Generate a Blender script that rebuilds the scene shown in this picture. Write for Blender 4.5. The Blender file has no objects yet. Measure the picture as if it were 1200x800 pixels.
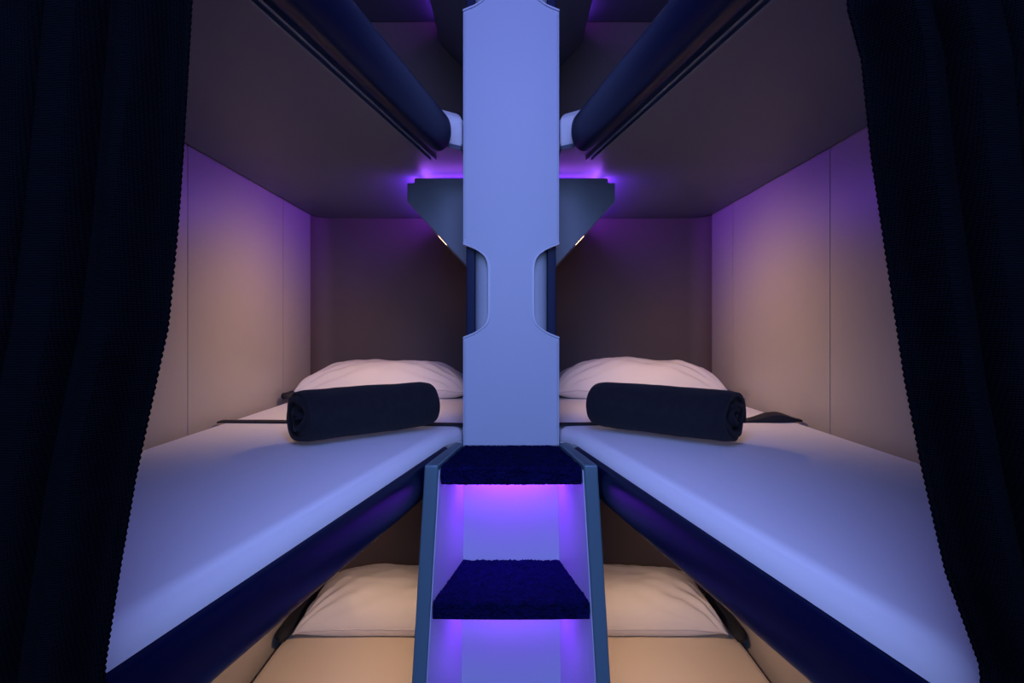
import bpy, bmesh, math, random
from mathutils import Vector, Matrix, noise
from mathutils.geometry import tessellate_polygon
random.seed(7)
C = bpy.context.scene.collection
Z0 = 1.30            # camera (eye) height above the cabin floor; shapes below are written relative to it
S = 0.755            # vertical spacing of the bunks
DB = 2.30            # back wall
XW = 0.75            # outer side walls
PI = math.pi

# ------------------------------------------------------------------ materials
def mat(name, col, rough=0.5, metal=0.0, bump=None, spec=0.5, tint=None, sheen=0.0, vary=0.0, coat=0.0):
    m = bpy.data.materials.new(name); m.use_nodes = True
    nt = m.node_tree; b = nt.nodes['Principled BSDF']
    b.inputs['Base Color'].default_value = (*col, 1)
    b.inputs['Roughness'].default_value = rough
    b.inputs['Metallic'].default_value = metal
    b.inputs['Specular IOR Level'].default_value = spec
    b.inputs['Sheen Weight'].default_value = sheen
    if tint: b.inputs['Specular Tint'].default_value = (*tint, 1)
    b.inputs['Coat Weight'].default_value = coat
    tc = nt.nodes.new('ShaderNodeTexCoord')
    if vary:
        n = nt.nodes.new('ShaderNodeTexNoise'); n.inputs['Scale'].default_value = 60
        r = nt.nodes.new('ShaderNodeMix'); r.data_type = 'RGBA'
        r.inputs[6].default_value = (*[c*(1-vary) for c in col], 1)
        r.inputs[7].default_value = (*[min(1, c*(1+vary)) for c in col], 1)
        nt.links.new(tc.outputs['Object'], n.inputs['Vector'])
        nt.links.new(n.outputs['Fac'], r.inputs[0]); nt.links.new(r.outputs[2], b.inputs['Base Color'])
    for bd in (bump or []):
        kind, scale, strength, dist = bd
        bp = nt.nodes.new('ShaderNodeBump'); bp.inputs['Strength'].default_value = strength
        bp.inputs['Distance'].default_value = dist
        mp = nt.nodes.new('ShaderNodeMapping')
        nt.links.new(tc.outputs['Object'], mp.inputs['Vector'])
        if kind == 'noise':
            t = nt.nodes.new('ShaderNodeTexNoise'); t.inputs['Scale'].default_value = scale; t.inputs['Detail'].default_value = 4
            out = t.outputs['Fac']
        elif kind == 'voronoi':
            t = nt.nodes.new('ShaderNodeTexVoronoi'); t.inputs['Scale'].default_value = scale
            out = t.outputs['Distance']
        elif kind in ('wx', 'wy', 'wz'):
            t = nt.nodes.new('ShaderNodeTexWave'); t.bands_direction = kind[1].upper()
            t.inputs['Scale'].default_value = scale; t.inputs['Distortion'].default_value = 1.0
            t.inputs['Detail Scale'].default_value = 3
            out = t.outputs['Fac']
        nt.links.new(mp.outputs[0], t.inputs['Vector'])
        nt.links.new(out, bp.inputs['Height'])
        prev = b.inputs['Normal'].links[0].from_socket if b.inputs['Normal'].is_linked else None
        if prev: nt.links.new(prev, bp.inputs['Normal'])
        nt.links.new(bp.outputs['Normal'], b.inputs['Normal'])
    return m
def emis(name, col, strength):
    m = bpy.data.materials.new(name); m.use_nodes = True
    nt = m.node_tree; b = nt.nodes['Principled BSDF']
    b.inputs['Base Color'].default_value = (.8, .8, .8, 1)
    b.inputs['Emission Color'].default_value = (*col, 1)
    b.inputs['Emission Strength'].default_value = strength
    return m

M = dict(
    wall   = mat('wall_laminate', (.36, .33, .31), .42, bump=[('noise', 900, .05, .0004)]),
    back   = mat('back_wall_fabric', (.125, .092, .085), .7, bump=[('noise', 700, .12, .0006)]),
    plate  = mat('bunk_base_laminate', (.100, .118, .165), .5, bump=[('noise', 800, .05, .0004)]),
    groove = mat('shadow_gap_rubber', (.03, .025, .03), .7),
    post   = mat('post_painted_panel', (.44, .49, .60), .42, bump=[('noise', 1200, .05, .0003)]),
    postrim= mat('post_rim_plastic', (.50, .54, .64), .35),
    silver = mat('silver_grey_paint', (.10, .18, .22), .35, metal=.2, spec=.4),
    recess = mat('recess_grey', (.46, .52, .57), .4),
    navy   = mat('navy_insert', (.003, .010, .050), .45, spec=.15),
    rail   = mat('navy_leather', (.0008, .003, .026), .38, bump=[('noise', 900, .10, .0004)], spec=.20, tint=(.22, .42, 1)),
    track  = mat('track_metal', (.10, .16, .24), .4, metal=.5),
    sheet  = mat('cotton_sheet', (.86, .85, .88), .8, bump=[('noise', 1500, .10, .0004), ('noise', 18, .10, .004)], sheen=.1),
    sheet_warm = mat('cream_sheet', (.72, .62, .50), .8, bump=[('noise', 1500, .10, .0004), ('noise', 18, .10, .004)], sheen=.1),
    pillow = mat('white_pillowcase', (.80, .76, .73), .75, bump=[('noise', 1600, .08, .0003), ('noise', 22, .25, .004)], sheen=.1),
    hem    = mat('pillow_seam', (.66, .62, .60), .8),
    blanket= mat('charcoal_blanket', (.016, .016, .021), .9, bump=[('noise', 1100, .6, .0012)], spec=.15, sheen=.05, vary=.3),
    strap  = mat('navy_strap', (.006, .008, .016), .75, bump=[('wx', 300, .3, .0005)]),
    console= mat('console_satin_grey', (.12, .15, .19), .36, bump=[('noise', 1200, .04, .0003)]),
    carpet = mat('navy_tread_carpet', (.0030, .0035, .045), .95, bump=[('voronoi', 230, 1.0, .004)], spec=.05, vary=.6),
    curtain= mat('navy_curtain', (.0006, .0010, .0019), .9, bump=[('wz', 220, .5, .0010), ('wx', 240, .35, .0008)], spec=.02, vary=.35),
    floorc = mat('floor_carpet', (.02, .025, .05), .95, bump=[('noise', 300, .6, .003)]),
    shell  = mat('cabin_shell', (.10, .11, .14), .6),
    purple = emis('purple_led', (.36, .09, 1.0), 18),
    warm   = emis('reading_lens', (1.0, .62, .36), 10),
    aisle  = emis('aisle_diffuser', (.38, .50, 1.0), 1.0),
    lighth = mat('lamp_housing', (.3, .3, .33), .5),
)

# ------------------------------------------------------------------ helpers
def finish(name, me, m, parent=None, smooth=True, origin=None):
    """me is in eye-relative coordinates."""
    me.materials.append(m if not isinstance(m, str) else M[m])
    o = bpy.data.objects.new(name, me); C.objects.link(o)
    for v in me.vertices: v.co.z += Z0
    if parent is not None:
        off = Vector(parent['_w'])
        for v in me.vertices: v.co -= off
        o.parent = parent; o['_w'] = parent['_w']
    else:
        xs = [v.co.x for v in me.vertices]; ys = [v.co.y for v in me.vertices]; zs = [v.co.z for v in me.vertices]
        off = Vector(((min(xs)+max(xs))/2, (min(ys)+max(ys))/2, min(zs)))
        for v in me.vertices: v.co -= off
        o.location = off; o['_w'] = list(off)
    if smooth:
        for p in me.polygons: p.use_smooth = True
        mod = None
        me.set_sharp_from_angle(angle=math.radians(40))
    return o
def obj(name, bm, m, parent=None, smooth=True, bevel=0, seg=2, solid=0, weighted=False):
    bmesh.ops.remove_doubles(bm, verts=bm.verts, dist=1e-6)
    bmesh.ops.recalc_face_normals(bm, faces=bm.faces)
    me = bpy.data.meshes.new(name); bm.to_mesh(me); bm.free()
    o = finish(name, me, m, parent, smooth)
    if solid:
        s = o.modifiers.new('solid', 'SOLIDIFY'); s.thickness = solid; s.offset = 0
    if bevel:
        b = o.modifiers.new('bevel', 'BEVEL'); b.width = bevel; b.segments = seg; b.limit_method = 'ANGLE'
        b.angle_limit = math.radians(35)
        o.modifiers.new('wn', 'WEIGHTED_NORMAL')
    return o
def thing(name, loc, label, cat, group=None):
    o = bpy.data.objects.new(name, None); C.objects.link(o)
    w = Vector(loc) + Vector((0, 0, Z0)); o.location = w; o['_w'] = list(w); o.empty_display_size = .05
    o['label'] = label; o['category'] = cat
    if group: o['group'] = group
    return o
def tag(o, label, cat, group=None):
    o['label'] = label; o['category'] = cat
    if group: o['group'] = group
    return o
def struct(o): o['kind'] = 'structure'; return o
def box(bm, x0, x1, y0, y1, z0, z1):
    r = bmesh.ops.create_cube(bm, size=1)
    for v in r['verts']:
        v.co = Vector(((x0+x1)/2 + v.co.x*(x1-x0), (y0+y1)/2 + v.co.y*(y1-y0), (z0+z1)/2 + v.co.z*(z1-z0)))
def cap_tess(bm, vs):
    pts = [v.co.copy() for v in vs]
    for tri in tessellate_polygon([pts]):
        try: bm.faces.new([vs[i] for i in tri])
        except ValueError: pass
def prism(bm, pts, a0, a1, axis='z', tess=False):
    """extrude a polygon. axis z: pts=(x,y); axis y: pts=(x,z); axis x: pts=(y,z)"""
    def P(p, a):
        return {'z': (p[0], p[1], a), 'y': (p[0], a, p[1]), 'x': (a, p[0], p[1])}[axis]
    lo = [bm.verts.new(P(p, a0)) for p in pts]; hi = [bm.verts.new(P(p, a1)) for p in pts]
    if tess: cap_tess(bm, lo); cap_tess(bm, hi)
    else: bm.faces.new(lo); bm.faces.new(list(reversed(hi)))
    n = len(pts)
    for i in range(n): bm.faces.new((lo[i], lo[(i+1) % n], hi[(i+1) % n], hi[i]))
def sweep(bm, rings, cap=True, closed=True):
    vs = [[bm.verts.new(p) for p in r] for r in rings]
    n = len(rings[0])
    for a, b in zip(vs, vs[1:]):
        for i in range(n if closed else n-1): bm.faces.new((a[i], a[(i+1) % n], b[(i+1) % n], b[i]))
    if cap: bm.faces.new(list(reversed(vs[0]))); bm.faces.new(vs[-1])
def tube(bm, path, r, n=10):
    rings = []
    for i, p in enumerate(path):
        p = Vector(p); a = Vector(path[max(0, i-1)]); b = Vector(path[min(len(path)-1, i+1)])
        t = (b-a).normalized(); u = t.cross(Vector((0.13, .27, .95))).normalized(); v = t.cross(u)
        rings.append([p + r*(math.cos(2*PI*k/n)*u + math.sin(2*PI*k/n)*v) for k in range(n)])
    sweep(bm, rings)
def rounded(pts, radii, seg=6):
    out = []
    n = len(pts)
    for i, p in enumerate(pts):
        r = radii[i] if isinstance(radii, (list, tuple)) else radii
        p = Vector(p); a = Vector(pts[i-1]); b = Vector(pts[(i+1) % n])
        if r <= 0: out.append(tuple(p)); continue
        d1 = (a-p).normalized(); d2 = (b-p).normalized()
        ang = d1.angle(d2); cut = min(r/math.tan(ang/2), (a-p).length*.49, (b-p).length*.49)
        s = p+d1*cut; e = p+d2*cut
        for k in range(seg+1):
            t = k/seg; q = (1-t)**2*s + 2*t*(1-t)*p + t*t*e
            out.append(tuple(q))
    return out

# ------------------------------------------------------------------ room shell
def side_wall(sx):
    bm = bmesh.new()
    seams = [.34, .80, 1.385, 1.965] if sx < 0 else [.34, .81, 1.405, 2.02]
    ys = seams + [DB]
    g = .0016
    R = .07
    zb, zt = -1.30, 1.45
    for i in range(4):
        y0 = ys[i] + (g if i else 0); y1 = ys[i+1] - g
        if i < 3:
            prism(bm, [(sx*XW, y0), (sx*XW, y1), (sx*(XW+.02), y1), (sx*(XW+.02), y0)], zb, zt)
        else:     # last panel stops where the corner arc begins
            inner = [(sx*XW, y0), (sx*XW, DB-R)]
            outer = [(sx*(XW+.02), DB-R), (sx*(XW+.02), y0)]
            prism(bm, inner+outer, zb, zt)
    # backing behind the thin gaps
    prism(bm, [(sx*(XW+.014), .34), (sx*(XW+.014), DB-.1), (sx*(XW+.03), DB-.1), (sx*(XW+.03), .34)], zb, zt)
    return struct(obj('wall_left' if sx < 0 else 'wall_right', bm, 'wall'))
side_wall(-1); side_wall(1)
bm = bmesh.new(); arc = [(XW-.07+.07*math.cos(PI/2*k/10), DB-.07+.07*math.sin(PI/2*k/10)) for k in range(11)]  # corner arc takes the dark back colour to imitate lamplight fading there
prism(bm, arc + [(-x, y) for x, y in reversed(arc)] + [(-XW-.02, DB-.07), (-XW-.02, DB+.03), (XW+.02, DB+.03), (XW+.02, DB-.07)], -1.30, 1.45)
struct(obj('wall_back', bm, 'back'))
bm = bmesh.new(); box(bm, -1.7, 1.7, -1.6, DB+.06, -1.34, -1.30); struct(obj('floor', bm, 'floorc', smooth=False))
bm = bmesh.new(); box(bm, -1.7, 1.7, -1.6, DB+.06, 1.45, 1.49); struct(obj('ceiling', bm, 'shell', smooth=False))
bm = bmesh.new(); box(bm, -1.7, 1.7, -1.62, -1.58, -1.30, 1.45); struct(obj('wall_front', bm, 'shell', smooth=False))
bm = bmesh.new(); box(bm, -1.7, -1.66, -1.58, .33, -1.30, 1.45); struct(obj('wall_aisle_left', bm, 'shell', smooth=False))
bm = bmesh.new(); box(bm, 1.66, 1.7, -1.58, .33, -1.30, 1.45); struct(obj('wall_aisle_right', bm, 'shell', smooth=False))
bm = bmesh.new(); box(bm, -1.7, -XW, .30, .34, -1.30, 1.45); struct(obj('wall_end_left', bm, 'shell', smooth=False))
bm = bmesh.new(); box(bm, XW, 1.7, .30, .34, -1.30, 1.45); struct(obj('wall_end_right', bm, 'shell', smooth=False))
# central partition behind the post
bm = bmesh.new(); box(bm, -.045, .045, 1.50, DB, -1.30, 1.45); struct(obj('wall_partition', bm, 'back', smooth=False))

# ------------------------------------------------------------------ bunks
SL = 0.182                                   # slant of the bunk's inner edge
def edge(y, off=0):                         # |x| of the inner (aisle) edge
    return .383 - SL*y + off
Y0 = 0.40
LV = {'upper': S, 'middle': 0.0, 'lower': -S}
SIDE = {-1: 'left', 1: 'right'}
def bed_outline(sx, off, inset=0.006, ystart=Y0, jog=.118, yj=1.42, part=.050, lv='middle', rnd=True):
    R = .07
    if lv == 'lower': off += .055; jog = .175
    pts = [(edge(ystart, off), ystart), (edge(1.37, off), 1.37), (jog, yj), (jog, yj+.035), (part, 1.52), (part, DB-inset)]
    rad = [0, .0, .012, .012, .0, 0]
    if rnd: pts = rounded(pts, rad, 4)
    cx = XW-R; 
    for k in range(8, -1, -1):
        a = PI/2*k/8
        pts.append((cx+(R-inset)*math.cos(a), DB-R+(R-inset)*math.sin(a)))
    pts.append((XW-inset, ystart))
    return [(sx*p[0], p[1]) for p in pts]
RAILPROF = [(.046, -.2695)]                  # rounded face towards the aisle, (offset from edge, z)
for k in range(25):
    t = k/24
    b0, b1, b2, b3 = (1-t)**3, 3*t*(1-t)**2, 3*t*t*(1-t), t**3
    RAILPROF.append((.018*b0 - .004*b1 - .006*b2 + .030*b3, -.2685*b0 - .2660*b1 - .347*b2 - .352*b3))
RAILPROF += [(.038, -.352), (.046, -.349)]
def bunk(sx, lv):
    dz = LV[lv]; sd = SIDE[sx]
    where = {'upper': 'overhead, at the top of the photo', 'middle': 'level with the top carpeted step',
             'lower': 'at the bottom, below the others'}[lv]
    t = thing('bunk_bed', (sx*.5, 1.3, -.352+dz), f'{sd} bunk frame with padded navy rail, {where}', 'bunk', 'bunk frames stacked three high')
    bm = bmesh.new(); prism(bm, bed_outline(sx, .048, lv=lv), -.331+dz, -.321+dz, tess=True)
    obj('bunk_base', bm, 'plate', t, bevel=.001, seg=1)
    # padded rail with rounded ends
    xo = .055 if lv == 'lower' else 0
    bm = bmesh.new(); rings = []
    ys = []
    y1 = 1.385
    for k in range(7): ys.append((Y0-.03 + .03*(1-math.cos(PI/2*k/6)), math.sin(PI/2*k/6)))
    for k in range(1, 24): ys.append((Y0 + (y1-.03-Y0)*k/24, 1))
    for k in range(9): ys.append((y1-.03 + .03*math.sin(PI/2*k/8), math.cos(PI/2*k/8)))
    for y, f in ys:
        f = max(f, .06)
        f2 = f**.55
        rings.append([(sx*(edge(y, xo + .026 + (o-.026)*f2)), y, -.305+(z+.305)*f2+dz) for o, z in RAILPROF])
    sweep(bm, rings)
    r = obj('side_rail', bm, 'rail', t); r['label'] = 'padded navy blue rail'
    # curtain track under the base, just outboard of the rail
    bm = bmesh.new()
    for o0, o1 in ((.068, .0725), (.082, .0865)):
        pts = [(sx*edge(Y0, o0), Y0), (sx*edge(1.47, o0), 1.47), (sx*edge(1.47, o1), 1.47), (sx*edge(Y0, o1), Y0)]
        prism(bm, pts, -.341+dz, -.3312+dz)
    pts = [(sx*edge(Y0, .0725), Y0), (sx*edge(1.47, .0725), 1.47), (sx*edge(1.47, .082), 1.47), (sx*edge(Y0, .082), Y0)]
    prism(bm, pts, -.3345+dz, -.3312+dz)
    obj('curtain_track', bm, 'track', t, smooth=False)
    return t
def mattress(sx, lv):
    dz = LV[lv]; sd = SIDE[sx]
    zb, zt = -.320, -.237
    out = bed_outline(sx, .050 if lv == 'upper' else .016, inset=.012, ystart=.395, jog=.117, yj=1.425, part=.056, lv=lv, rnd=False)
    low = bed_outline(sx, .050, inset=.012, ystart=.395, jog=.117, yj=1.425, part=.056, lv=lv, rnd=False)
    # rounded border: stack inset loops
    n = len(out)
    def inset(pts, d):
        res = []
        for i in range(n):
            p = Vector(pts[i]); a = Vector(pts[i-1]); b = Vector(pts[(i+1) % n])
            e1 = (p-a); e2 = (b-p)
            if e1.length < 1e-7: e1 = e2
            if e2.length < 1e-7: e2 = e1
            e1 = e1.normalized(); e2 = e2.normalized()
            n1 = Vector((-e1.y, e1.x)); n2 = Vector((-e2.y, e2.x))
            nrm = (n1+n2).normalized(); k_ = 1/max(.5, nrm.dot(n1))
            res.append((p + nrm*d*ins*k_))
        return res
    area = sum(out[i-1][0]*out[i][1]-out[i][0]*out[i-1][1] for i in range(n))
    ins = 1 if area > 0 else -1
    R = .026
    loops = [(0.004, zb), (0, zb+.006), (0, -.2683), (0, -.2675)]
    for k in range(7):
        a = PI/2*k/6
        loops.append((R*(1-math.cos(a)), zt-R+R*math.sin(a)))
    bm = bmesh.new(); rings = []
    for d, z in loops:
        rings.append([(p[0], p[1], z+dz) for p in inset(low if z < -.268 else out, d)])
    sweep(bm, rings, cap=False)
    bm.verts.ensure_lookup_table()
    for base, ring in ((0, rings[0]), ((len(rings)-1)*n, rings[-1])): cap_tess(bm, [bm.verts[base+i] for i in range(n)])
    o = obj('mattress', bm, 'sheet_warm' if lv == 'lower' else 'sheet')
    look = {'upper': 'white mattress on the top bunk, only its corner showing',
            'middle': 'long white sheeted mattress with blanket roll and pillow, middle bunk',
            'lower': 'cream mattress of the bottom bunk under a cream pillow'}[lv]
    side = 'left of the central post' if sx < 0 else 'right of the central post'
    return tag(o, f'{look}, {side}', 'mattress', 'mattresses on the bunks')
for lv in LV:
    for sx in (-1, 1):
        bunk(sx, lv); mattress(sx, lv)
# ceiling panel of the upper bunks
for sx in (-1, 1):
    bm = bmesh.new(); prism(bm, bed_outline(sx, .05), .424+S, .434+S, tess=True)
    struct(obj('ceiling_panel_'+SIDE[sx], bm, 'plate', bevel=.001, seg=1))

# ------------------------------------------------------------------ dark side pads next to the pillows
def side_pad(sx, lv):
    dz = LV[lv]
    bm = bmesh.new(); rings = []
    for k in range(15):
        y = (1.86 + .34*k/14) if lv == 'lower' else (1.90 + .08*k/14)
        w = (.030 if lv == 'lower' else .016)*min(1, (math.sin(PI*min(k, 14-k)/14)*3)**.5 + .25)
        rings.append([(sx*(XW-.026 + .020*math.cos(a)*min(1, w/.03)), y, -.237+dz+.022 + w*.65*math.sin(a)) for a in [2*PI*j/12 for j in range(12)]])
    sweep(bm, rings)
    return tag(obj('side_pad', bm, 'strap'), f'dark padded strip by the outer wall beside the {lv} {SIDE[sx]} pillow', 'pad', 'dark strips between pillow and wall')
for lv in ('middle', 'lower'):
    for sx in (-1, 1): side_pad(sx, lv)

# ------------------------------------------------------------------ consoles with the lights
def console(sx, lv, warm_w, purple_w):
    dz = LV[lv]; sd = SIDE[sx]
    yf = 1.59
    t = thing('corner_console', (sx*.15, 1.9, .165+dz),
              {'upper': f'dark faceted locker under the cabin ceiling in the {sd} top bunk',
               'middle': f'grey faceted locker glowing purple on top, {sd} of the post above the pillow',
               'lower': f'faceted locker hidden beneath the middle bunk on the {sd}'}[lv], 'locker', 'faceted lockers beside the partition')
    # outline in x (outward positive), z
    body = [(.0455, .397), (.256, .397), (.258, .385), (.272, .385), (.272, .341), (.113, .168), (.0455, .150)]
    body = [(sx*p[0], p[1]+dz) for p in body]
    bm = bmesh.new(); prism(bm, body, yf+.010, DB-.004, 'y'); obj('locker_body', bm, 'console', t, bevel=.003)
    fr = [(.048, .4005), (.258, .4005), (.258, .388), (.277, .388), (.277, .338), (.118, .165), (.048, .147)]
    fr = [(sx*p[0], p[1]+dz) for p in fr]
    bm = bmesh.new(); prism(bm, fr, yf, yf+.0095, 'y')
    p = obj('front_panel', bm, 'console', t, bevel=.0025)
    # reading light on the slanted underside
    dn = Vector((-.159*1, 0, -.173)).normalized()            # along the slope going inward/down (outward-positive x)
    nrm = Vector((.736, 0, -.677))
    c = Vector((.187, 1.66, .2485))
    bm = bmesh.new(); bl = bmesh.new()
    for b_, w, l, h in ((bm, .013, .022, .004), (bl, .008, .016, .0052)):
        vs = []
        r = bmesh.ops.create_cube(b_, size=1)
        for v in r['verts']:
            q = c + dn*(v.co.x*l*2) + Vector((0, 1, 0))*(v.co.y*w*2) + nrm*((v.co.z+.5)*h)
            v.co = Vector((sx*q.x, q.y, q.z+dz))
    lf = obj('reading_light', bm, 'silver', t, bevel=.001); lens = obj('lens', bl, 'warm', lf, smooth=False)
    # purple light strip standing in the cove on top of the locker
    bm = bmesh.new()
    for x0, x1, y0, y1 in ((.06, .235, yf+.05, yf+.058), (.240, .248, yf+.03, DB-.06)):
        a, b = sorted((sx*x0, sx*x1)); box(bm, a, b, y0, y1, .3972+dz, .4035+dz)
    l = obj('light_strip', bm, 'purple', t, smooth=False); l['label'] = 'glowing purple light strip'
    # lamps
    if warm_w:
        ld = bpy.data.lights.new('reading_lamp', 'SPOT'); ld.energy = warm_w; ld.color = (1.0, .61, .34)
        ld.spot_size = math.radians(128); ld.spot_blend = 1; ld.shadow_soft_size = .012
        lo = bpy.data.objects.new('reading_lamp', ld); C.objects.link(lo)
        p = c + nrm*.012
        lo.location = (sx*p.x, p.y, p.z+dz+Z0)
        d = Vector((sx*.76, .16, -.63))
        lo.rotation_euler = d.to_track_quat('-Z', 'Y').to_euler()
    if purple_w:
        for (x, y, sxz, syz, d, f) in ((.262, 1.97, .60, .016, (sx*1, 0, .35), 1.0), (.15, yf+.075, .15, .012, (0, .3, 1), .10)):
            ld = bpy.data.lights.new('cove_lamp', 'AREA'); ld.shape = 'RECTANGLE'; ld.energy = purple_w*f; ld.color = (.24, .03, 1.0)
            ld.size = sxz; ld.size_y = syz
            ld.spread = math.radians(160)
            lo = bpy.data.objects.new('cove_lamp', ld); C.objects.link(lo)
            lo.location = (sx*x, y, .408+dz+Z0)
            lo.rotation_euler = Vector(d).to_track_quat('-Z', 'Y').to_euler()
            if f == 1.0:   # long side along y
                zax = -Vector(d).normalized(); xax = Vector((0, 1, 0)); yax = zax.cross(xax).normalized()
                lo.rotation_euler = Matrix((xax, yax, zax)).transposed().to_euler()
    return t
for sx in (-1, 1):
    console(sx, 'upper', .7, .2)
    console(sx, 'middle', 10.2, 1.5)
    console(sx, 'lower', 7.3, .05)

# ------------------------------------------------------------------ pillows
def pillow(sx, lv, x0, x1, y0, y1, H, seed, rot=0):
    dz = LV[lv]
    cx, cy = (x0+x1)/2, (y0+y1)/2; a, b = (x1-x0)/2, (y1-y0)/2
    N, Mv = 120, 72
    bm = bmesh.new()
    zb = -.237+dz+.002
    def P(u, v, top):
        U, V = abs(u), abs(v)
        # outline pinches in along the sides, corners stay out
        px = u*a*(1-.035*(1-V**2)) ; py = v*b*(1-.05*(1-U**2))
        fu = max(0, 1-U**3.6)**.60; fv = max(0, 1-V**3.0)**.55
        t = fu*fv
        th = H*t
        w = Vector((u*a*1.0+seed*3.1, v*b*1.0, top*.7+seed))
        edge_ = (1-t)
        # creases running in from edges and corners
        cr = noise.noise(Vector((w.x*9, w.y*26, seed)))*.010*edge_*min(1, t*3)
        ang = math.atan2(V-1.15, U-1.15)
        cr += .008*math.sin(ang*26+seed*4+3*noise.noise(w*6))*math.exp(-((1.15-U)**2+(1.15-V)**2)*1.8)*min(1, t*4)
        cr += noise.noise(w*7)*.012*min(1, t*2)
        cr += noise.noise(w*20)*.0030*min(1, t*3)
        seam = .024*(1-.35*t) + .004*noise.noise(Vector((u*5, v*5, seed)))
        corner = (U*V)**6
        seam = seam*(1-.25*corner)
        if top: z = zb + seam + (th)*.80 + cr
        else:
            z = zb + seam*(1-min(1, t*2.2)) + .0005
            z = max(zb, z)
        return (cx + (px*math.cos(rot)-py*math.sin(rot)), cy + (px*math.sin(rot)+py*math.cos(rot)), z)
    def sp(i, n):
        t = -1+2*i/n
        return math.sin(t*PI/2)*.55 + t*.45
    grid = {}
    for top in (0, 1):
        for i in range(N+1):
            for j in range(Mv+1):
                border = i in (0, N) or j in (0, Mv)
                if border and top == 0: continue
                grid[(top, i, j)] = bm.verts.new(P(sp(i, N), sp(j, Mv), top))
    def G(top, i, j):
        return grid.get((top, i, j)) or grid[(1, i, j)]
    for top in (0, 1):
        for i in range(N):
            for j in range(Mv):
                f = [G(top, i, j), G(top, i+1, j), G(top, i+1, j+1), G(top, i, j+1)]
                if not top: f.reverse()
                try: bm.faces.new(f)
                except ValueError: pass
    side = 'left of the post' if sx < 0 else 'right of the post'
    lab = {'middle': 'plump white pillow against the brown back wall of the middle bunk, ',
           'lower': 'cream lit pillow in the bottom bunk behind the steps, ',
           'upper': 'white pillow on the top bunk mostly behind the navy rail, '}[lv]
    root = thing('pillow', (cx, cy, zb), lab+side, 'pillow', 'pillows at the heads of the bunks')
    o = obj('pillow_case', bm, 'pillow', root)
    # stitched seam along the border
    bm = bmesh.new(); path = []
    for k in range(161):
        s = k/160*4
        q = int(s) % 4; f = s-int(s)
        u, v = [(-1+2*f, -1), (1, -1+2*f), (1-2*f, 1), (-1, 1-2*f)][q]
        path.append(P(u*.999, v*.999, 1))
    tube(bm, path, .0022, 6); obj('seam', bm, 'hem', root)
    return root
pillow(-1, 'middle', -.732, -.145, 1.985, 2.262, .135, 1.3, .02)
pillow(1, 'middle', .145, .730, 1.985, 2.262, .140, 5.7, -.02)
pillow(-1, 'lower', -.695, -.10, 1.90, 2.255, .160, 2.9, .0)
pillow(1, 'lower', .10, .690, 1.90, 2.255, .160, 8.1, .0)
pillow(-1, 'upper', -.700, -.09, 1.95, 2.262, .13, 11.3, .02)
pillow(1, 'upper', .09, .700, 1.95, 2.262, .13, 14.7, -.02)

# ------------------------------------------------------------------ rolled blankets
def blanket(sx, xa, ya, xb, yb, seed):
    """outer end (xa,ya), inner end (xb,yb)"""
    A = Vector((xa, ya, 0)); B = Vector((xb, yb, 0)); ax = (B-A); L = ax.length; ax.normalize()
    lat = Vector((-ax.y, ax.x, 0)); 
    if lat.y > 0: lat = -lat                     # lateral, towards the viewer
    turns = 4.6; nt = 210; RA, RB = .062, .053; th = .0086
    zc = -.237 + RB + .0055
    rows = []
    nl = 40
    bm = bmesh.new()
    prof = []
    for i in range(nt+1):
        th_ = 2*PI*turns*i/nt; r = .10 + .90*(i/nt)
        prof.append((th_, r))
    rings = []
    for j in range(nl+1):
        s = j/nl
        ring_o, ring_i = [], []
        for i, (an, r) in enumerate(prof):
            phi = an - .3
            wob = 1 + .035*noise.noise(Vector((math.cos(phi)*1.2, math.sin(phi)*1.2, s*3+seed))) + .012*noise.noise(Vector((math.cos(phi)*4, math.sin(phi)*4, s*9+seed)))
            endr = 1 - .06*math.exp(-((s)/.03)**2) - .06*math.exp(-((1-s)/.03)**2)
            ra = RA*r*wob*endr; rb = RB*r*wob*endr
            # end faces are uneven from turn to turn
            push = .007*math.sin(an*.61+seed) + .004*math.sin(an*2.1+seed*2)
            if r > .85: push *= .3
            al = L*s + (push if s < .001 or s > .999 else push*max(0, 1-min(s, 1-s)*14))*(-1 if s < .5 else 1)
            sag = -.0
            for lst, k in ((ring_o, th/2), (ring_i, -th/2)):
                c, sn = math.cos(phi)*(ra+k), math.sin(phi)*(rb+k)
                if sn < -RB+.001: sn = -RB+.001
                lst.append(A + ax*al + lat*c + Vector((0, 0, zc + sn)))
        rings.append(ring_o + list(reversed(ring_i)))
    sweep(bm, rings, cap=False)
    # end caps as quad strip between inner and outer
    vs = list(bm.verts); n = len(rings[0])
    bm.verts.ensure_lookup_table()
    for base in (0, nl*n):
        for i in range(nt):
            try: bm.faces.new((bm.verts[base+i], bm.verts[base+i+1], bm.verts[base+n-2-i], bm.verts[base+n-1-i]))
            except ValueError: pass
    o = obj('rolled_blanket', bm, 'blanket')
    return tag(o, f'dark charcoal blanket rolled up on the {SIDE[sx]} middle bunk mattress', 'blanket', 'rolled blankets on the middle mattresses')
blanket(-1, -.428, 1.200, -.199, 1.410, 1.0)
blanket(1, .448, 1.195, .208, 1.405, 4.0)

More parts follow.
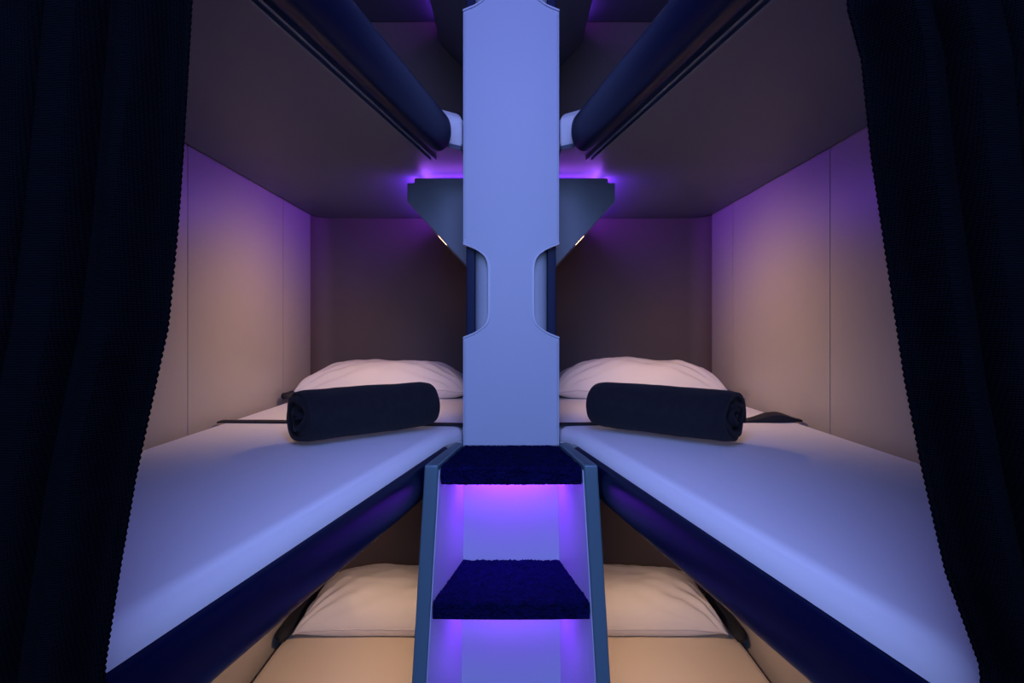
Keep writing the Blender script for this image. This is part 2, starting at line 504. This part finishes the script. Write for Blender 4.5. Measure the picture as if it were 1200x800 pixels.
# ------------------------------------------------------------------ straps across the mattress
def strap(sx):
    bm = bmesh.new(); rings = []
    n = 80
    for i in range(n+1):
        s = i/n
        x = .738 + (.085-.738)*s
        if sx < 0:
            y = 1.515 - .05*s + .006*math.sin(s*5); h = .002 + .001*abs(math.sin(s*9))
            w = .018
        else:
            y = 1.53 -.06*s + .006*math.sin(s*4+.5)
            bumpz = .020*math.exp(-((s-.10)/.07)**2)
            h = .002 + bumpz + .001*abs(math.sin(s*11)); w = .018 + .010*math.exp(-((s-.10)/.08)**2)
        zb = -.237 + .0005
        rings.append([(sx*x, y-w, zb), (sx*x, y-w, zb+h*.8+.0012), (sx*x, y, zb+h+.0015), (sx*x, y+w, zb+h*.8+.0012), (sx*x, y+w, zb)])
    sweep(bm, rings)
    o = obj('bed_strap', bm, 'strap')
    if sx < 0: l = 'flat dark strap lying across the left middle mattress behind the blanket roll'
    else: l = 'dark strap bunched up near the wall on the right middle mattress'
    return tag(o, l, 'strap', 'dark straps across the middle mattresses')
strap(-1); strap(1)

# ------------------------------------------------------------------ central post
YP = 1.38; PW = .1112
post = thing('support_post', (0, YP+.06, -1.30), 'tall pale grey-blue central post with rounded hand grips, standing behind the steps', 'post')
def notch_pts(s, zlo, zhi, grow=0):
    """from edge at the bottom, round the notch, back to the edge at top (s = side)"""
    g = grow
    d = .059
    pts = [(PW, zlo-g), (PW-.030, zlo+.012-g), (PW-d-g, zlo+.034), (PW-d-g, zhi-.034), (PW-.030, zhi-.012+g), (PW, zhi+g)]
    res = [Vector(pts[0])]
    for i in (1, 2, 3, 4):
        p, a, b = Vector(pts[i]), Vector(pts[i-1]), Vector(pts[i+1])
        c = .5 if i in (2, 3) else .35
        s0 = p+(a-p)*c*.9; e0 = p+(b-p)*(c*.9 if i in (1, 4) else c)
        if i in (2,): e0 = p+(b-p).normalized()*.028
        if i in (3,): s0 = p+(a-p).normalized()*.028
        for k in range(7):
            t = k/6; res.append((1-t)**2*s0 + 2*t*(1-t)*p + t*t*e0)
    res.append(Vector(pts[5]))
    return [(s*q.x, q.y) for q in res]
notches = [(-.020+k*S, .196+k*S) for k in (0, 1)]
right = [(PW, -.270)]
for zlo, zhi in notches: right += notch_pts(1, zlo, zhi)
right.append((PW, 1.449))
left = [(-x, z) for x, z in reversed(right)]
bm = bmesh.new(); prism(bm, right+left, YP, YP+.016, 'y')
obj('front_panel', bm, 'post', post, bevel=.0015, seg=2)
bm = bmesh.new(); box(bm, -.050, .050, YP+.017, YP+.118, -.27, 1.449)
obj('post_core', bm, 'recess', post, bevel=.012, seg=4)
for s in (-1, 1):                               # side skins between the grips and the flange edges
    zs = [-.270] + [z for n_ in notches for z in n_] + [1.449]
    for k in range(0, len(zs), 2):
        bm = bmesh.new(); a, b = sorted((s*(PW-.006), s*PW)); box(bm, a, b, YP+.0165, YP+.055, zs[k], zs[k+1])
        obj('side_flange', bm, 'post', post, smooth=False)
    for zlo, zhi in notches:
        # navy grip strip inside the recess
        bm = bmesh.new(); a, b = sorted((s*(PW-.0265), s*(PW-.0062))); box(bm, a, b, YP+.0185, YP+.052, zlo-.02, zhi+.02)
        q = obj('grip_insert', bm, 'navy', post, bevel=.002)
        # curved recess shell
        bm = bmesh.new(); rings = []
        for z in (zlo-.02, zhi+.02):
            rings.append([(s*(.0505+.036*math.sin(t_)), YP+.018+.034*(1-math.cos(t_)), z) for t_ in [PI/2*j/10 for j in range(11)]] + [(s*.0865, YP+.060, z), (s*.0505, YP+.060, z)])
        sweep(bm, rings); obj('grip_recess', bm, 'recess', post)
        # raised rim following the notch outline
        bm = bmesh.new()
        outer = notch_pts(s, zlo, zhi, .0045); inner = notch_pts(s, zlo, zhi, -.0010)
        rings = []
        for (xo, zo), (xi, zi) in zip(outer, inner):
            rings.append([(xo, YP+.001, zo), (xo*.999+xi*.001, YP-.0035, zo*.7+zi*.3), (xi, YP-.0035, zi), (xi, YP+.016, zi)])
        sweep(bm, rings)
        obj('grip_rim', bm, 'postrim', post)
    # fine shadow groove beside the post edge
    bm = bmesh.new(); a, b = sorted((s*(PW-.0049), s*(PW-.0041))); box(bm, a, b, YP-.0006, YP+.002, -.269, -.030); box(bm, a, b, YP-.0006, YP+.002, .207, .725)
    obj('edge_groove', bm, 'silver', post, smooth=False)
# lower shaft behind the steps
bm = bmesh.new(); box(bm, -.10, .10, YP+.02, YP+.118, -1.30, -.271); obj('lower_shaft', bm, 'recess', post, smooth=False)

# ------------------------------------------------------------------ step ladder
YF = 1.160
lad = thing('step_ladder', (0, 1.27, -1.30), 'grey step ladder with navy carpeted treads and purple lights under them', 'ladder')
def half_w(z):                    # inner half width at the front edge
    return .1415 + (-.270-z)*.060
def half_b(z): return .1105 + (-.270-z)*.012
zt_ = -.2665
for s in (-1, 1):
    bm = bmesh.new()
    top = zt_ + .002; bot = -1.30; T = .0275; Tb = .021
    vs = []
    for z in [bot+(top-bot)*k/60 for k in range(61)]:
        wf, wb = half_w(z), half_b(z)
        vs.append([(s*x, y, z) for x, y in ((wf, YF), (wf+T, YF), (wb+Tb, YP+.008), (wb, YP+.008))])
    sweep(bm, vs)
    obj('side_panel', bm, 'silver', lad, bevel=.004, seg=3)
    # pale inner lining
    bm = bmesh.new()
    vs = []
    for z in [bot+(top-.012-bot)*k/60 for k in range(61)]:
        wf, wb = half_w(z)-.0005, half_b(z)-.0005
        vs.append([(s*x, y, z) for x, y in ((wf-.0022, YF+.006), (wf, YF+.006), (wb, YP-.002), (wb-.0022, YP-.002))])
    sweep(bm, vs)
    obj('inner_lining', bm, 'post', lad)
bm = bmesh.new()
prism(bm, [(-half_b(-1.3)-.0, -1.30), (half_b(-1.3), -1.30), (half_b(-.28), -.28), (-half_b(-.28), -.28)], YP-.0015, YP+.008, 'y')
obj('back_panel', bm, 'post', lad, smooth=False)
def tread(z, nm=True):
    """carpet-wrapped tread, knobbly pile, top at z"""
    th = .034; nx, ny = 110, 84
    bm = bmesh.new()
    wf, wb = half_w(z-.015)-.0045, half_b(z-.015)-.0040
    # profile from back top -> front -> bottom
    prof = []
    d = YP-.003-YF-.004
    for k in range(60): prof.append((YP-.003 - (d-.006)*k/59, 0.0, 1))
    for k in range(1, 9):
        a = PI/2*k/8; prof.append((YF+.004+.006*(1-math.sin(a)) , -.006*(1-math.cos(a)), 1))
    for k in range(1, 9): prof.append((YF+.004, -.006-(th-.010)*k/8, 1))
    for k in range(1, 7):
        a = PI/2*k/6; prof.append((YF+.004+.004*(1-math.cos(a)), -th+.004-.004*math.sin(a), 1))
    prof.append((YP-.003, -th, 0))
    rings = []
    for (y, dz_, f) in prof:
        t = (YP-y)/(YP-YF); w = wb+(wf-wb)*t
        row = []
        for i in range(nx+1):
            x = -w + 2*w*i/nx
            n_ = noise.noise(Vector((x*210, y*210, (dz_+z)*210)))*.0044 + noise.noise(Vector((x*70, y*70, (z+dz_)*70)))*.0012
            n_ *= f
            xx = x; yy = y; zz = z+dz_
            bow = -.003*(1-(x/w)**2)
            if dz_ > -.003: zz += n_
            else: yy -= n_*1.2; zz += (n_*.6 if dz_ < -th+.006 else 0)
            if y < YF+.02: yy += bow
            row.append((xx, yy, zz))
        rings.append(row)
    sweep(bm, rings, cap=False, closed=False)
    # ends + back
    bm.verts.ensure_lookup_table(); n = nx+1; m_ = len(rings)
    bm.faces.new([bm.verts[r*n] for r in range(m_)]); bm.faces.new([bm.verts[r*n+nx] for r in reversed(range(m_))])
    bm.faces.new([bm.verts[i] for i in range(n)] + [bm.verts[(m_-1)*n+i] for i in reversed(range(n))])
    o = obj('tread', bm, 'carpet', lad); o['label'] = 'navy carpeted tread'
    # light strip tucked under the tread
    bm = bmesh.new(); w2 = half_b(z)-.012
    box(bm, -w2, w2, YP-.044, YP-.034, z-th-.0065, z-th-.0015)
    st = obj('light_strip', bm, 'purple', lad, smooth=False); st['label'] = 'purple light strip under the tread'
    ld = bpy.data.lights.new('step_lamp', 'AREA'); ld.shape = 'RECTANGLE'; ld.size = w2*2; ld.size_y = .012
    ld.energy = .72; ld.color = (.27, .025, 1.0)
    lo = bpy.data.objects.new('step_lamp', ld); C.objects.link(lo)
    lo.location = (0, YP-.039, z-th-.0085+Z0); lo.rotation_euler = Vector((0, .10, -1)).to_track_quat('-Z', 'Y').to_euler()
for z in (-.270, -.533, -.835): tread(z)

# ------------------------------------------------------------------ foreground curtains
def curtain(sx):
    bm = bmesh.new(); D = .345
    zs = []
    z = -1.27
    while z < 1.42:
        zs.append(z)
        z += .00095 if -.22 < z < .21 else .02
    nx = 260
    def inner(z):
        if sx < 0:   # measured edge of the left curtain
            k = [(-1.3, .262), (-.6, .262), (-.20, .2400), (-.09, .2210), (0.0, .2010), (.06, .1945), (.11, .1900), (.19, .1830), (.5, .165), (1.45, .155)]
        else:
            k = [(-1.3, .330), (-.6, .315), (-.20, .2760), (-.145, .2560), (-.08, .2410), (-.03, .2310), (.04, .2200), (.10, .2110), (.16, .2050), (.19, .1970), (.5, .185), (1.45, .175)]
        for (a, xa), (b, xb) in zip(k, k[1:]):
            if a <= z <= b:
                t = (z-a)/(b-a); return xa+(xb-xa)*t
        return k[-1][1]
    rows = []
    for z in zs:
        xi = inner(z); row = []
        rib = math.sin(2*PI*z/.0038)
        for i in range(nx+1):
            s = i/nx
            q = s*.62                                     # cloth run
            x = xi + s*(1.02-xi)**1.0*.96
            dens = 33 + 3*noise.noise(Vector((0, 0, seed_c)))
            ph = q*2*PI*dens + 2.2*noise.noise(Vector((q*7, z*1.2, seed_c))) + 1.2*noise.noise(Vector((q*2, z*.5, seed_c+4)))
            amp = .0105 + .008*noise.noise(Vector((q*9, z*.9, seed_c+9)))
            y = D + amp*math.sin(ph) + 0.0025*math.sin(ph*2.3+1) + .012*noise.noise(Vector((q*5, z*2, seed_c+2)))
            y += .00045*rib*math.sin(q*900)
            x += .0035*math.cos(ph) + (.0005*rib if i < 2 else 0)
            if i < 6: y += (6-i)*.0012
            row.append((sx*x, y, z))
        rows.append(row)
    sweep(bm, rows, cap=False, closed=False)
    o = obj('curtain', bm, 'curtain', solid=.0022)
    return tag(o, f'heavy near-black navy curtain hanging at the {SIDE[sx]} side of the opening', 'curtain', 'curtains framing the bunks')
seed_c = 2.0; curtain(-1)
seed_c = 31.0; curtain(1)

# ------------------------------------------------------------------ aisle lamps
def lamp(name, loc, to, sx_, sy_, energy, col, label):
    root = thing(name, loc, label, 'lamp')
    d = (Vector(to)-Vector(loc)).normalized()
    q = d.to_track_quat('-Z', 'Y')
    bm = bmesh.new()
    box(bm, -sx_/2-.01, sx_/2+.01, -sy_/2-.01, sy_/2+.01, .004, .03)
    for v in bm.verts: v.co = q @ v.co + Vector(loc)
    obj('lamp_housing', bm, 'lighth', root, smooth=False)
    ld = bpy.data.lights.new(name, 'AREA'); ld.shape = 'RECTANGLE'; ld.size = sx_; ld.size_y = sy_; ld.energy = energy; ld.color = col
    lo = bpy.data.objects.new(name+'_light', ld); C.objects.link(lo)
    lo.location = Vector(loc)+Vector((0, 0, Z0)); lo.rotation_euler = q.to_euler()
lamp('aisle_wall_lamp', (0, -1.30, .45), (0, 1.35, -.20), 2.2, .8, 60, (.31, .47, 1.0), 'wide cool blue aisle lamp on the wall facing the bunks')
lamp('aisle_fill_lamp', (0, -.55, 1.10), (0, 1.1, -.3), 1.5, .45, 42, (.27, .34, 1.0), 'added violet blue fill lamp, unseen, high up before the bunks')  # added unseen panel hung in the aisle to brighten the mattress tops
lamp('aisle_spot_lamp', (0, .30, 1.40), (0, .9, -.2), .5, .5, 5, (.30, .24, 1.0), 'small violet lamp in the ceiling between the curtains')

w = bpy.data.worlds.new('world'); bpy.context.scene.world = w; w.use_nodes = True
w.node_tree.nodes['Background'].inputs[0].default_value = (.004, .006, .015, 1)

for o in list(bpy.data.objects):
    if '_w' in o: del o['_w']

# ------------------------------------------------------------------ camera
cd = bpy.data.cameras.new('camera'); cam = bpy.data.objects.new('camera', cd); C.objects.link(cam)
cam.location = (0, 0, Z0); cam.rotation_euler = (PI/2, 0, 0)
cd.sensor_width = 36; cd.lens = 700*36/1200; cd.clip_start = .02
cd.shift_y = -15/1200; cd.shift_x = 1/1200
sc = bpy.context.scene; sc.camera = cam
sc.view_settings.view_transform = 'Standard'; sc.view_settings.look = 'None'
sc.view_settings.exposure = 0; sc.view_settings.gamma = 1; sc.view_settings.use_curve_mapping = False
